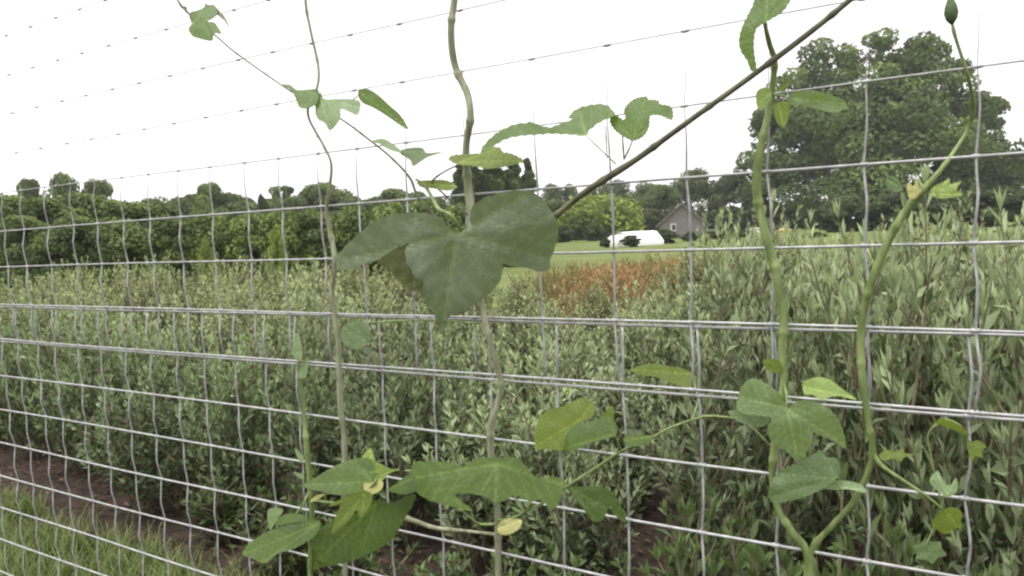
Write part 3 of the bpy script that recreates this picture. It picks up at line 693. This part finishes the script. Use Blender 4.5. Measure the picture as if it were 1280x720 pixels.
# ------------------------------------------------------------------ trees
def clump(mb, c, r, n, size, rnd, t0, flat=1.0):
    for i in range(n):
        v_ = Vector((rnd.gauss(0, 1), rnd.gauss(0, 1), rnd.gauss(0, 1))).normalized()
        rr_ = rnd.uniform(.55, 1.08) ** .6
        p = c + Vector((v_.x * r.x, v_.y * r.y, v_.z * r.z)) * rr_
        nrm = (v_ + Vector((rnd.gauss(0, .6), rnd.gauss(0, .6), rnd.gauss(0, .6) + .3))).normalized()
        a = nrm.orthogonal().normalized(); b = nrm.cross(a)
        an = rnd.uniform(0, 6.28); a, b = a * math.cos(an) + b * math.sin(an), b * math.cos(an) - a * math.sin(an)
        s = size * rnd.uniform(.6, 1.3)
        t = min(1, max(0, t0 + rnd.gauss(0, .16)))
        mb.add([p - a * s * .6, p + b * s * .38 + nrm * s * .12, p + a * s * .6 - nrm * s * .15, p - b * s * .38 + nrm * s * .12], [(0, 1, 2), (0, 2, 3)], t)
def make_tree(name, seed, h, w, blobs, n, size, trunk_h, tr, skirt=0.12, kind='round'):
    rnd = random.Random(seed); root = empty(name, (0, 0, -100)); mb = MB(); tk = MB()
    cs = []
    if kind == 'round':
        for k in range(blobs):
            u = rnd.random(); z = h * (skirt + (1 - skirt) * (u ** .8)); 
            env = math.sin(math.pi * min(1, max(.06, (z / h - skirt * .6) / (1.0 - skirt * .6))) ** .75) ** .55
            a = rnd.uniform(0, 6.28); R = w / 2 * env * math.sqrt(rnd.uniform(.1, 1)) * .86
            c = Vector((math.cos(a) * R, math.sin(a) * R, min(z, h * .93)))
            br = w * (rnd.uniform(.10, .19) if blobs < 100 else rnd.uniform(.07, .14))
            cs.append((c, Vector((br, br, br * (rnd.uniform(.6, .85) if blobs < 100 else rnd.uniform(.8, 1.0))))))
    elif kind == 'column':
        for k in range(blobs):
            u = k / blobs; z = h * (.05 + .93 * u)
            R = w / 2 * (1 - u) ** .55 * rnd.uniform(.2, .75); a = rnd.uniform(0, 6.28)
            br = w * rnd.uniform(.16, .26) * (1.05 - u * .8)
            cs.append((Vector((math.cos(a) * R, math.sin(a) * R, z)), Vector((br, br, br * 1.5))))
    elif kind == 'pine':
        for k in range(blobs):
            a = rnd.uniform(0, 6.28); R = w / 2 * math.sqrt(rnd.random()) * .8; z = h * rnd.uniform(.68, .95)
            br = w * rnd.uniform(.13, .2); cs.append((Vector((math.cos(a) * R, math.sin(a) * R, z)), Vector((br, br, br * .5))))
    elif kind == 'willow':
        for k in range(blobs):
            a = rnd.uniform(0, 6.28); R = w / 2 * math.sqrt(rnd.random()) * .88
            top = h * (1 - .45 * (R / (w / 2)) ** 2)
            z = top * rnd.uniform(.25, .92); br = w * rnd.uniform(.08, .13)
            cs.append((Vector((math.cos(a) * R, math.sin(a) * R, z)), Vector((br, br, br * 1.6))))
    per = n // len(cs)
    for c, r in cs:
        clump(mb, c, r, per, size, rnd, rnd.choice((.1, .25, .45, .65, .9)))
    # trunk and limbs
    tk.tube([(0, 0, -.05), (tr * .2, 0, trunk_h * .5), (0, tr * .3, trunk_h), (0, 0, min(h * .8, trunk_h * 1.8))], [tr * 1.35, tr, tr * .85, tr * .3], 8)
    for c, r in rnd.sample(cs, min(12, len(cs))):
        s_ = Vector((0, 0, trunk_h * rnd.uniform(.7, 1.2)))
        mid = s_.lerp(c, .5) + Vector((0, 0, -.04 * h))
        tk.tube([s_, mid, c], [tr * .45, tr * .28, tr * .08], 5)
    tk.build('trunk', M['bark'], root, True)
    mb.build('crown', M['crown'], root)
    return root
def _p(k): return k
T = {
 'a': make_tree('broadleaf_tree', 1, 8, 8, 50, 16848, .32, 1.2, .22, skirt=.03),
 'b': make_tree('broadleaf_tree', 2, 8, 7, 42, 16200, .32, 1.2, .22, skirt=.03),
 'c': make_tree('broadleaf_tree', 3, 8, 9, 57, 18144, .32, 1.2, .22, skirt=.03),
 'd': make_tree('broadleaf_tree', 4, 8, 7.5, 37, 13608, .32, 1.2, .22, skirt=.1),
 'e': make_tree('conifer_tree', 5, 9, 3.2, 34, 4200, .5, 1.0, .18, kind='column'),
 'f': make_tree('pine_tree', 6, 9, 5, 14, 1500, .40, 5.5, .2, kind='pine'),
 'g': make_tree('willow_tree', 7, 6, 9, 80, 8000, .45, 2.0, .3, kind='willow'),
 'h': make_tree('round_bush', 8, 3, 3.6, 34, 8500, .20, .6, .08, skirt=.02),
 'i': make_tree('round_bush', 9, 3, 4.2, 38, 8500, .20, .6, .08, skirt=.02),
}
NOM = {'a': (8, 8), 'b': (8, 7), 'c': (8, 9), 'd': (8, 7.5), 'e': (9, 3.2), 'f': (9, 5), 'g': (6, 9), 'h': (3, 3.6), 'i': (3, 4.2)}
def tree(k, px, top, wpx, Y, label, cat, color, group='trees round the field', rz=None):
    o = copy_tree(T[k]) if T[k].name in used else T[k]
    used.add(T[k].name)
    g = gx(px, Y); h = zat(px, top, Y); w = wpx * Y / F
    o.location = g; o.scale = (w / NOM[k][1], w / NOM[k][1], h / NOM[k][0]); o.rotation_euler = (0, 0, RND.uniform(0, 6.28) if rz is None else rz)
    tag(o, label, cat, group)
    for c in o.children: c.color = color if c.name.startswith('crown') else (1, 1, 1, 1)
    return o
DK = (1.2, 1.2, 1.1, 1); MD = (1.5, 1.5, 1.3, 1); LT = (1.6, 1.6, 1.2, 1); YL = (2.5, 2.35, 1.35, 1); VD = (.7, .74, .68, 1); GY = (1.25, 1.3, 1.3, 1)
LW = 'trees of the left wood'
front = [('a', -120, 244, 120, 26, DK), ('a', -60, 245, 120, 25, DK), ('c', 5, 250, 110, 26, MD), ('b', 62, 250, 105, 25, DK), ('a', 110, 247, 110, 26, MD), ('d', 160, 256, 105, 26, MD), ('c', 205, 262, 100, 27, DK), ('b', 30, 272, 100, 22, MD), ('c', 90, 276, 100, 21, DK), ('c', 150, 278, 100, 22, MD)]
for a in front: tree(a[0], a[1], a[2], a[3], a[4], 'dense dark tree in the solid wood edge at the left end of the fence', 'tree', a[5], 'wood edge at the left')
tree('b', 40, 226, 46, 62, 'leftmost of the three round crowns rising above the left wood', 'tree', DK, LW)
tree('a', 84, 222, 50, 62, 'middle one of the three round crowns rising above the left wood', 'tree', MD, LW)
tree('d', 128, 229, 52, 62, 'rightmost of the three round crowns rising above the left wood', 'tree', DK, LW)
for a in (('a', 225, 251, 60, 66), ('b', 248, 244, 50, 70), ('a', 292, 245, 60, 70), ('c', 315, 256, 70, 70), ('c', 372, 250, 70, 75), ('b', 440, 247, 60, 80), ('a', 470, 250, 60, 82), ('c', 548, 250, 60, 82), ('c', 194, 252, 70, 64), ('b', 235, 249, 60, 72), ('c', 270, 247, 70, 74), ('a', 312, 251, 60, 74), ('b', 345, 249, 60, 76), ('c', 425, 242, 70, 84), ('b', 456, 251, 60, 84), ('a', 525, 243, 60, 86)):
    tree(*a, 'mid green tree in the long ragged treeline left of the conifers', 'tree', MD if a[1] % 2 else DK, 'ragged treeline')
tree('d', 266, 233, 50, 68, 'tall open-topped tree highest in its stretch of ragged treeline', 'tree', MD, LW)
tree('h', 331, 248, 20, 70, 'small round tree standing alone in a dip of the treeline', 'tree', VD, LW)
tree('f', 356, 229, 30, 78, 'thin pine with bare trunk and flat top beside the slim vine', 'tree', GY, LW)
tree('a', 402, 233, 84, 82, 'broad domed tree right of the flat-topped pine', 'tree', MD, LW)
tree('b', 500, 237, 80, 84, 'broad tree between the domed tree and the conifers', 'tree', MD, LW)
for a in (('h', 215, 275, 80, 24), ('i', 260, 272, 85, 25), ('h', 305, 274, 80, 25), ('i', 350, 270, 85, 25), ('h', 395, 268, 85, 26), ('i', 440, 266, 90, 26), ('h', 485, 260, 90, 26), ('i', 530, 257, 80, 27), ('i', 575, 262, 80, 27), ('h', 620, 268, 70, 28), ('h', 658, 274, 50, 28)):
    tree(*a, 'bushy thicket tree along the foot of the treeline', 'bush', LT if a[1] in (260, 350, 305, 485, 440) else MD, 'thicket at the foot of the treeline')
tree('h', 346, 286, 26, 22, 'pale yellow-green bush in front of the dark thicket', 'bush', YL, LW)
tree('i', 255, 304, 24, 21, 'small yellowish bush low in front of the left wood', 'bush', YL, LW)
for i, a in enumerate((('e', 578, 203, 46), ('e', 598, 192, 52), ('e', 622, 187, 56), ('e', 643, 194, 50), ('e', 662, 197, 40))):
    tree(*a, 68 + i, ['short shaggy conifer at the left end of the conifer group', 'shaggy dark conifer just left of the tallest conifer', 'tallest dark conifer in the middle of the group', 'shaggy dark conifer just right of the tallest conifer', 'slim pointed conifer at the right end of the conifer group'][i], 'conifer', (1.0, 1.05, .95, 1), 'conifer group', rz=i * 1.3)
for a in (('a', 692, 233, 36, 130), ('b', 716, 231, 34, 130), ('b', 738, 235, 34, 132), ('a', 770, 229, 60, 135), ('c', 812, 232, 60, 130)):
    tree(*a, 'far grey-green tree over the top of the willow', 'tree', GY, 'far trees behind the willow')
tree('g', 750, 246, 112, 84, 'wide yellow-green willow at the far edge of the field', 'tree', YL, 'trees by the barn')
tree('a', 700, 252, 66, 90, 'darker rounded tree left of the yellow-green willow', 'tree', MD, 'trees by the barn')
tree('h', 702, 283, 34, 74, 'dark bush under the left side of the willow', 'bush', VD, 'bushes by the barn')
tree('i', 745, 280, 32, 74, 'dark bush under the right side of the willow', 'bush', VD, 'bushes by the barn')
tree('c', 826, 234, 56, 100, 'dark round tree just left of the barn gable', 'tree', DK, 'trees by the barn')
tree('a', 812, 262, 46, 92, 'brownish low tree between willow and barn', 'tree', (1.0, .85, .8, 1), 'trees by the barn')
tree('c', 872, 216, 70, 118, 'tall dark tree directly behind the barn', 'tree', DK, 'trees by the barn')
tree('b', 918, 218, 70, 116, 'dark tree between the barn and the great tree', 'tree', DK, 'trees by the barn')
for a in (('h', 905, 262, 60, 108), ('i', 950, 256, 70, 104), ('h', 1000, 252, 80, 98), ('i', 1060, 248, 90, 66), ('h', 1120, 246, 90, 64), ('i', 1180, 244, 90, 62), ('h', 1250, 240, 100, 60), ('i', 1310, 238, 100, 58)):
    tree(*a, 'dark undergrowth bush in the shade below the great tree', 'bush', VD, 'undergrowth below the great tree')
tree('c', 1232, 183, 90, 122, 'dark tree tucked against the right side of the great tree', 'tree', DK, 'trees at the right edge')
tree('a', 1215, 226, 80, 96, 'low olive tree under the right side of the great tree', 'tree', LT, 'trees at the right edge')
tree('b', 1285, 188, 90, 118, 'dark tree cut by the right edge of the view', 'tree', DK, 'trees at the right edge')
tree('a', 1350, 195, 100, 115, 'dark tree outside the right edge of the view', 'tree', DK, 'trees at the right edge')
# the great tree
K = 100 / F
lobes = [(-128, 70, 40, 0), (-112, 120, 40, 10), (-92, 165, 40, -10), (-50, 192, 42, 5), (-2, 203, 38, -10), (62, 196, 40, 0), (98, 176, 36, 8), (138, 130, 28, 0), (132, 88, 34, -8), (0, 130, 62, 60), (66, 118, 50, -60),
         (-64, 112, 58, -55), (0, 70, 70, -85), (-80, 50, 60, -70), (90, 52, 60, -75), (0, 110, 60, -75), (-30, 155, 46, -50), (40, 160, 44, -45), (-118, 40, 44, -20), (130, 45, 46, -20), (0, 40, 80, -100), (-60, 120, 60, 60), (70, 120, 60, 60), (0, 60, 90, 70)]
big = empty('great_tree', (0, 0, 0)); rb = random.Random(77); mb = MB(); tk = MB()
for (lx, lz, lr, ly) in lobes:
    c0 = Vector((lx, ly, lz)) * K; r0 = lr * K
    nsub = 11 if lr < 50 else 15
    for q in range(nsub):
        d = Vector((rb.gauss(0, 1), rb.gauss(0, 1), rb.gauss(0, 1) * .8 + .25)).normalized()
        r1 = r0 * rb.uniform(.24, .46); c1 = c0 + d * r0 * rb.uniform(.5, .85)
        c1.z = max(c1.z, r1 * .5)
        clump(mb, c1, Vector((r1, r1, r1 * .8)), int(170 * (r1 / 2.0) ** 1.6) + 80, .50, rb, rb.choice((.05, .2, .4, .6, .9)))
    s_ = Vector((lx * .05 * K, 0, (4.5 + rb.random() * 2.5)))
    tk.tube([s_, s_.lerp(c0, .5) + Vector((0, 0, .8)), c0 + Vector((0, 0, r0 * .5))], [.34, .2, .06], 5)
tk.tube([(0, 0, -.1), (.1, 0, 2.5), (0, 0, 5), (0, 0, 12), (.5, 0, 19)], [1.1, .85, .75, .4, .1], 9)
tk.build('trunk', M['bark'], big, True); mb.build('crown', M['crown'], big)
big.location = gx(1085, 100)
tag(big, 'great broad tree with rounded dark crown towering above the right of the fence', 'tree', 'trees at the right edge')
for c in big.children: c.color = (1.18, 1.28, .95, 1) if c.name.startswith('crown') else (1, 1, 1, 1)
# hedges before the barn
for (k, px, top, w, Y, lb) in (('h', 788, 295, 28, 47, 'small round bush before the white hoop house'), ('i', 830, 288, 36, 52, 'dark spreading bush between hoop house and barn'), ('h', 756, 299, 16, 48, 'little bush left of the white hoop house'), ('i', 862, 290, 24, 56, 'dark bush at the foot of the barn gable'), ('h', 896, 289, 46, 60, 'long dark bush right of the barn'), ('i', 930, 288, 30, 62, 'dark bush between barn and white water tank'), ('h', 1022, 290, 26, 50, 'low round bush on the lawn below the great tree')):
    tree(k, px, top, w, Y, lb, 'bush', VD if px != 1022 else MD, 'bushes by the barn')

# ------------------------------------------------------------------ barn, hoop house, cars
bY = 70.0
bc = gx(853, bY); wv = 58 * bY / F
b = empty('barn', bc, math.radians(-15))
tag(b, 'small grey weathered barn seen end-on beyond the lawn', 'barn')
ez, rz_ = 1.3, zat(850, 255, bY) - .05
L_ = 7.0
hw = wv / 2
vs = [(-hw, 0, 0), (hw, 0, 0), (hw, 0, ez), (0, 0, rz_), (-hw, 0, ez), (-hw, L_, 0), (hw, L_, 0), (hw, L_, ez), (0, L_, rz_), (-hw, L_, ez)]
mesh('wall', vs, [(0, 1, 2, 3, 4), (9, 8, 7, 6, 5), (1, 6, 7, 2), (5, 0, 4, 9)], M['barn'], b)
for sx in (-1, 1):
    mb = MB(); o_ = .3; th = .14
    sl = (rz_ - ez) / hw
    p = [(0, -o_, rz_ + .02), (sx * (hw + o_), -o_, ez - sl * o_ + .02), (sx * (hw + o_), L_ + o_, ez - sl * o_ + .02), (0, L_ + o_, rz_ + .02)]
    q = [(x, y, z + th) for x, y, z in p]
    mb.add(p + q, [(0, 1, 2, 3), (7, 6, 5, 4), (0, 4, 5, 1), (1, 5, 6, 2), (2, 6, 7, 3), (3, 7, 4, 0)])
    mb.build('roof', M['barnroof'], b)
wx = -.85
mb = MB(); mb.box((wx, -.03, 1.05), (.55, .06, .75)); fr_ = mb.build('window', M['palewall'], b)
mb = MB(); mb.box((wx + .05, -.065, 1.05), (.34, .03, .5)); mb.build('pane', M['glass'], fr_)
# hoop house: white sheeting over low hoops, long side towards the camera
hY = 50.0
h0 = gx(775, hY); h1 = gx(817, hY + 1.5)
hp = empty('hoop_house', (h0 + h1) / 2); hp.scale = (1, 1, .9)
ax = (h1 - h0); ax.z = 0; LH = ax.length; ang = math.atan2(ax.y, ax.x)
hp.rotation_euler = (0, 0, ang)
tag(hp, 'low white-sheeted hoop house left of the barn', 'hoop house')
prof = [(1.05, 0), (1.05, .28), (.35, 1.02), (0, 1.08), (-.35, 1.02), (-1.05, .28), (-1.05, 0)]
vs = []; n = len(prof)
for x in (-LH / 2, -LH / 4, 0, LH / 4, LH / 2):
    vs += [(x, y, z) for y, z in prof]
fs = [(i * n + k, i * n + k + 1, (i + 1) * n + k + 1, (i + 1) * n + k) for i in range(4) for k in range(n - 1)]
o = mesh('cover', vs, fs, M['white'], hp); md = o.modifiers.new('t', 'SOLIDIFY'); md.thickness = .01
for sx in (-1, 1):
    mb = MB(); mb.add([(sx * (LH / 2 - .03), y * .97, z * .97) for y, z in prof], [tuple(range(n))]); mb.build('end_wall', M['palewall'], hp)
# slanting pale end wall panel towards the left
mb = MB(); mb.add([(-LH / 2 - .03, -.9, 0.01), (-LH / 2 - 1.0, -.9, 0.01), (-LH / 2 - .95, -.9, .3), (-LH / 2 - .03, -.9, .88), (-LH / 2 - .03, .9, .01), (-LH / 2 - 1.0, .9, .01), (-LH / 2 - .95, .9, .3), (-LH / 2 - .03, .9, .88)], [(0, 3, 2, 1), (4, 5, 6, 7), (2, 3, 7, 6), (1, 2, 6, 5), (0, 1, 5, 4), (0, 4, 7, 3)])
mb.build('porch', M['palewall'], hp)
# small things left lying at the edge of the lawn
tY = 78.0
tp_ = empty('tarp_heap', gx(981, tY)); tag(tp_, 'small yellow tarpaulin-covered heap under the left edge of the great tree', 'tarpaulin heap')
zt = zat(981, 284.5, tY); wt = 9.0 * tY / F
vs = []; fs = []; nr, na = 7, 22
for a in range(nr + 1):
    u = a / nr
    for k in range(na):
        an = 2 * math.pi * k / na
        rr_ = (1 - u ** 2.2) ** .5 if u < 1 else .02
        q = 1 + .10 * noise.noise(Vector((math.cos(an) * 1.6, math.sin(an) * 1.6, u * 2)))
        vs.append((math.cos(an) * wt * (rr_ * .9 + .1 * (1 - u)) * q, math.sin(an) * .6 * (rr_ * .9 + .1 * (1 - u)) * q, u * zt * (1 + .06 * math.sin(an * 3))))
for a in range(nr):
    for k in range(na):
        fs.append((a * na + k, a * na + (k + 1) % na, (a + 1) * na + (k + 1) % na, (a + 1) * na + k))
fs.append(tuple(nr * na + k for k in range(na)))
mesh('cover', vs, fs, M['tarp'], tp_, True)
mb = MB(); mb.tube([(math.cos(a) * wt * 1.04, math.sin(a) * .63, zt * .3) for a in [2 * math.pi * k / 24 for k in range(25)]], .02, 5); mb.build('rope', M['rubber'], tp_)
wk = empty('water_tank', gx(944, tY)); tag(wk, 'small white water tank standing left of the yellow tarpaulin heap', 'water tank')
zk = zat(944, 284, tY) - .08; mb = MB()
mb.tube([(0, 0, 0), (0, 0, .04), (0, 0, zk * .45), (0, 0, zk * .9), (0, 0, zk)], [.52, .56, .56, .56, .44], 20); mb.build('tank', M['white'], wk, False)
mb = MB(); mb.tube([(0, 0, zk), (0, 0, zk + .05), (0, 0, zk + .08)], [.2, .2, .15], 14); mb.build('lid', M['rubber'], wk)

# ------------------------------------------------------------------ light
w = bpy.data.worlds.new('World'); scene.world = w; w.use_nodes = True
nt = w.node_tree
for n in list(nt.nodes): nt.nodes.remove(n)
SUN_EL, SUN_AZ = math.radians(66), math.radians(-115)     # high, behind the viewer's left shoulder, veiled by cloud
sky = N(nt, 'ShaderNodeTexSky', sky_type='NISHITA'); sky.sun_disc = False
sky.sun_elevation = SUN_EL; sky.sun_rotation = SUN_AZ; sky.dust_density = 4.0; sky.air_density = 1.0
hs = N(nt, 'ShaderNodeHueSaturation'); hs.inputs['Saturation'].default_value = .12
nt.links.new(sky.outputs[0], hs.inputs['Color'])
# cloud deck over the blue: an overcast sky, about three times brighter overhead than at the horizon
tc = N(nt, 'ShaderNodeTexCoord'); sx = N(nt, 'ShaderNodeSeparateXYZ'); nt.links.new(tc.outputs['Generated'], sx.inputs[0])
mr = N(nt, 'ShaderNodeMapRange'); mr.inputs[1].default_value = 0.33; mr.inputs[2].default_value = 1.0; mr.inputs[3].default_value = 7.4; mr.inputs[4].default_value = 17.5
nt.links.new(sx.outputs['Z'], mr.inputs[0])
cn = N(nt, 'ShaderNodeTexNoise'); cn.inputs['Scale'].default_value = 3.0; cn.inputs['Detail'].default_value = 5
nt.links.new(tc.outputs['Generated'], cn.inputs['Vector'])
cm = N(nt, 'ShaderNodeMapRange'); cm.inputs[1].default_value = .3; cm.inputs[2].default_value = .7; cm.inputs[3].default_value = .98; cm.inputs[4].default_value = 1.03
nt.links.new(cn.outputs['Fac'], cm.inputs[0])
ml = N(nt, 'ShaderNodeMath', operation='MULTIPLY'); nt.links.new(mr.outputs[0], ml.inputs[0]); nt.links.new(cm.outputs[0], ml.inputs[1])
vm_ = N(nt, 'ShaderNodeVectorMath', operation='SCALE'); vm_.inputs[0].default_value = (1.0, .955, 1.0); nt.links.new(ml.outputs[0], vm_.inputs['Scale'])
mx = N(nt, 'ShaderNodeMix', data_type='RGBA'); mx.inputs[0].default_value = .9
nt.links.new(hs.outputs[0], mx.inputs[6]); nt.links.new(vm_.outputs[0], mx.inputs[7])
bg = N(nt, 'ShaderNodeBackground'); bg.inputs['Strength'].default_value = .1
nt.links.new(mx.outputs[2], bg.inputs['Color'])
wo = N(nt, 'ShaderNodeOutputWorld'); nt.links.new(bg.outputs[0], wo.inputs[0])
# thin damp air over the field
mh, hn = newmat('haze_air')
pv = N(hn, 'ShaderNodeVolumePrincipled'); pv.inputs['Color'].default_value = (.93, .95, .96, 1); pv.inputs['Density'].default_value = HAZE; pv.inputs['Anisotropy'].default_value = .2
ho = N(hn, 'ShaderNodeOutputMaterial'); hn.links.new(pv.outputs[0], ho.inputs['Volume'])
mb = MB(); mb.box((0, 180, 14.5), (860, 520, 31)); tag(mb.build('haze', mh), 'thin pale haze over the field', 'haze', kind='stuff')
sl = bpy.data.lights.new('sun', 'SUN'); sl.energy = 1.0; sl.angle = math.radians(25); sl.color = (1, .97, .92)
so = link('sun', sl)
sd = Vector((math.sin(SUN_AZ) * math.cos(SUN_EL), math.cos(SUN_AZ) * math.cos(SUN_EL), math.sin(SUN_EL)))
so.rotation_euler = sd.to_track_quat('Z', 'Y').to_euler()
so.location = (0, 0, 30)
vs_ = scene.view_settings
vs_.view_transform = 'Standard'; vs_.look = 'None'; vs_.exposure = 1.05; vs_.gamma = 1; vs_.use_curve_mapping = False
scene.render.engine = 'CYCLES'
scene.cycles.filter_width = 2.3
scene.cycles.max_bounces = 6
scene.cycles.transparent_max_bounces = 4
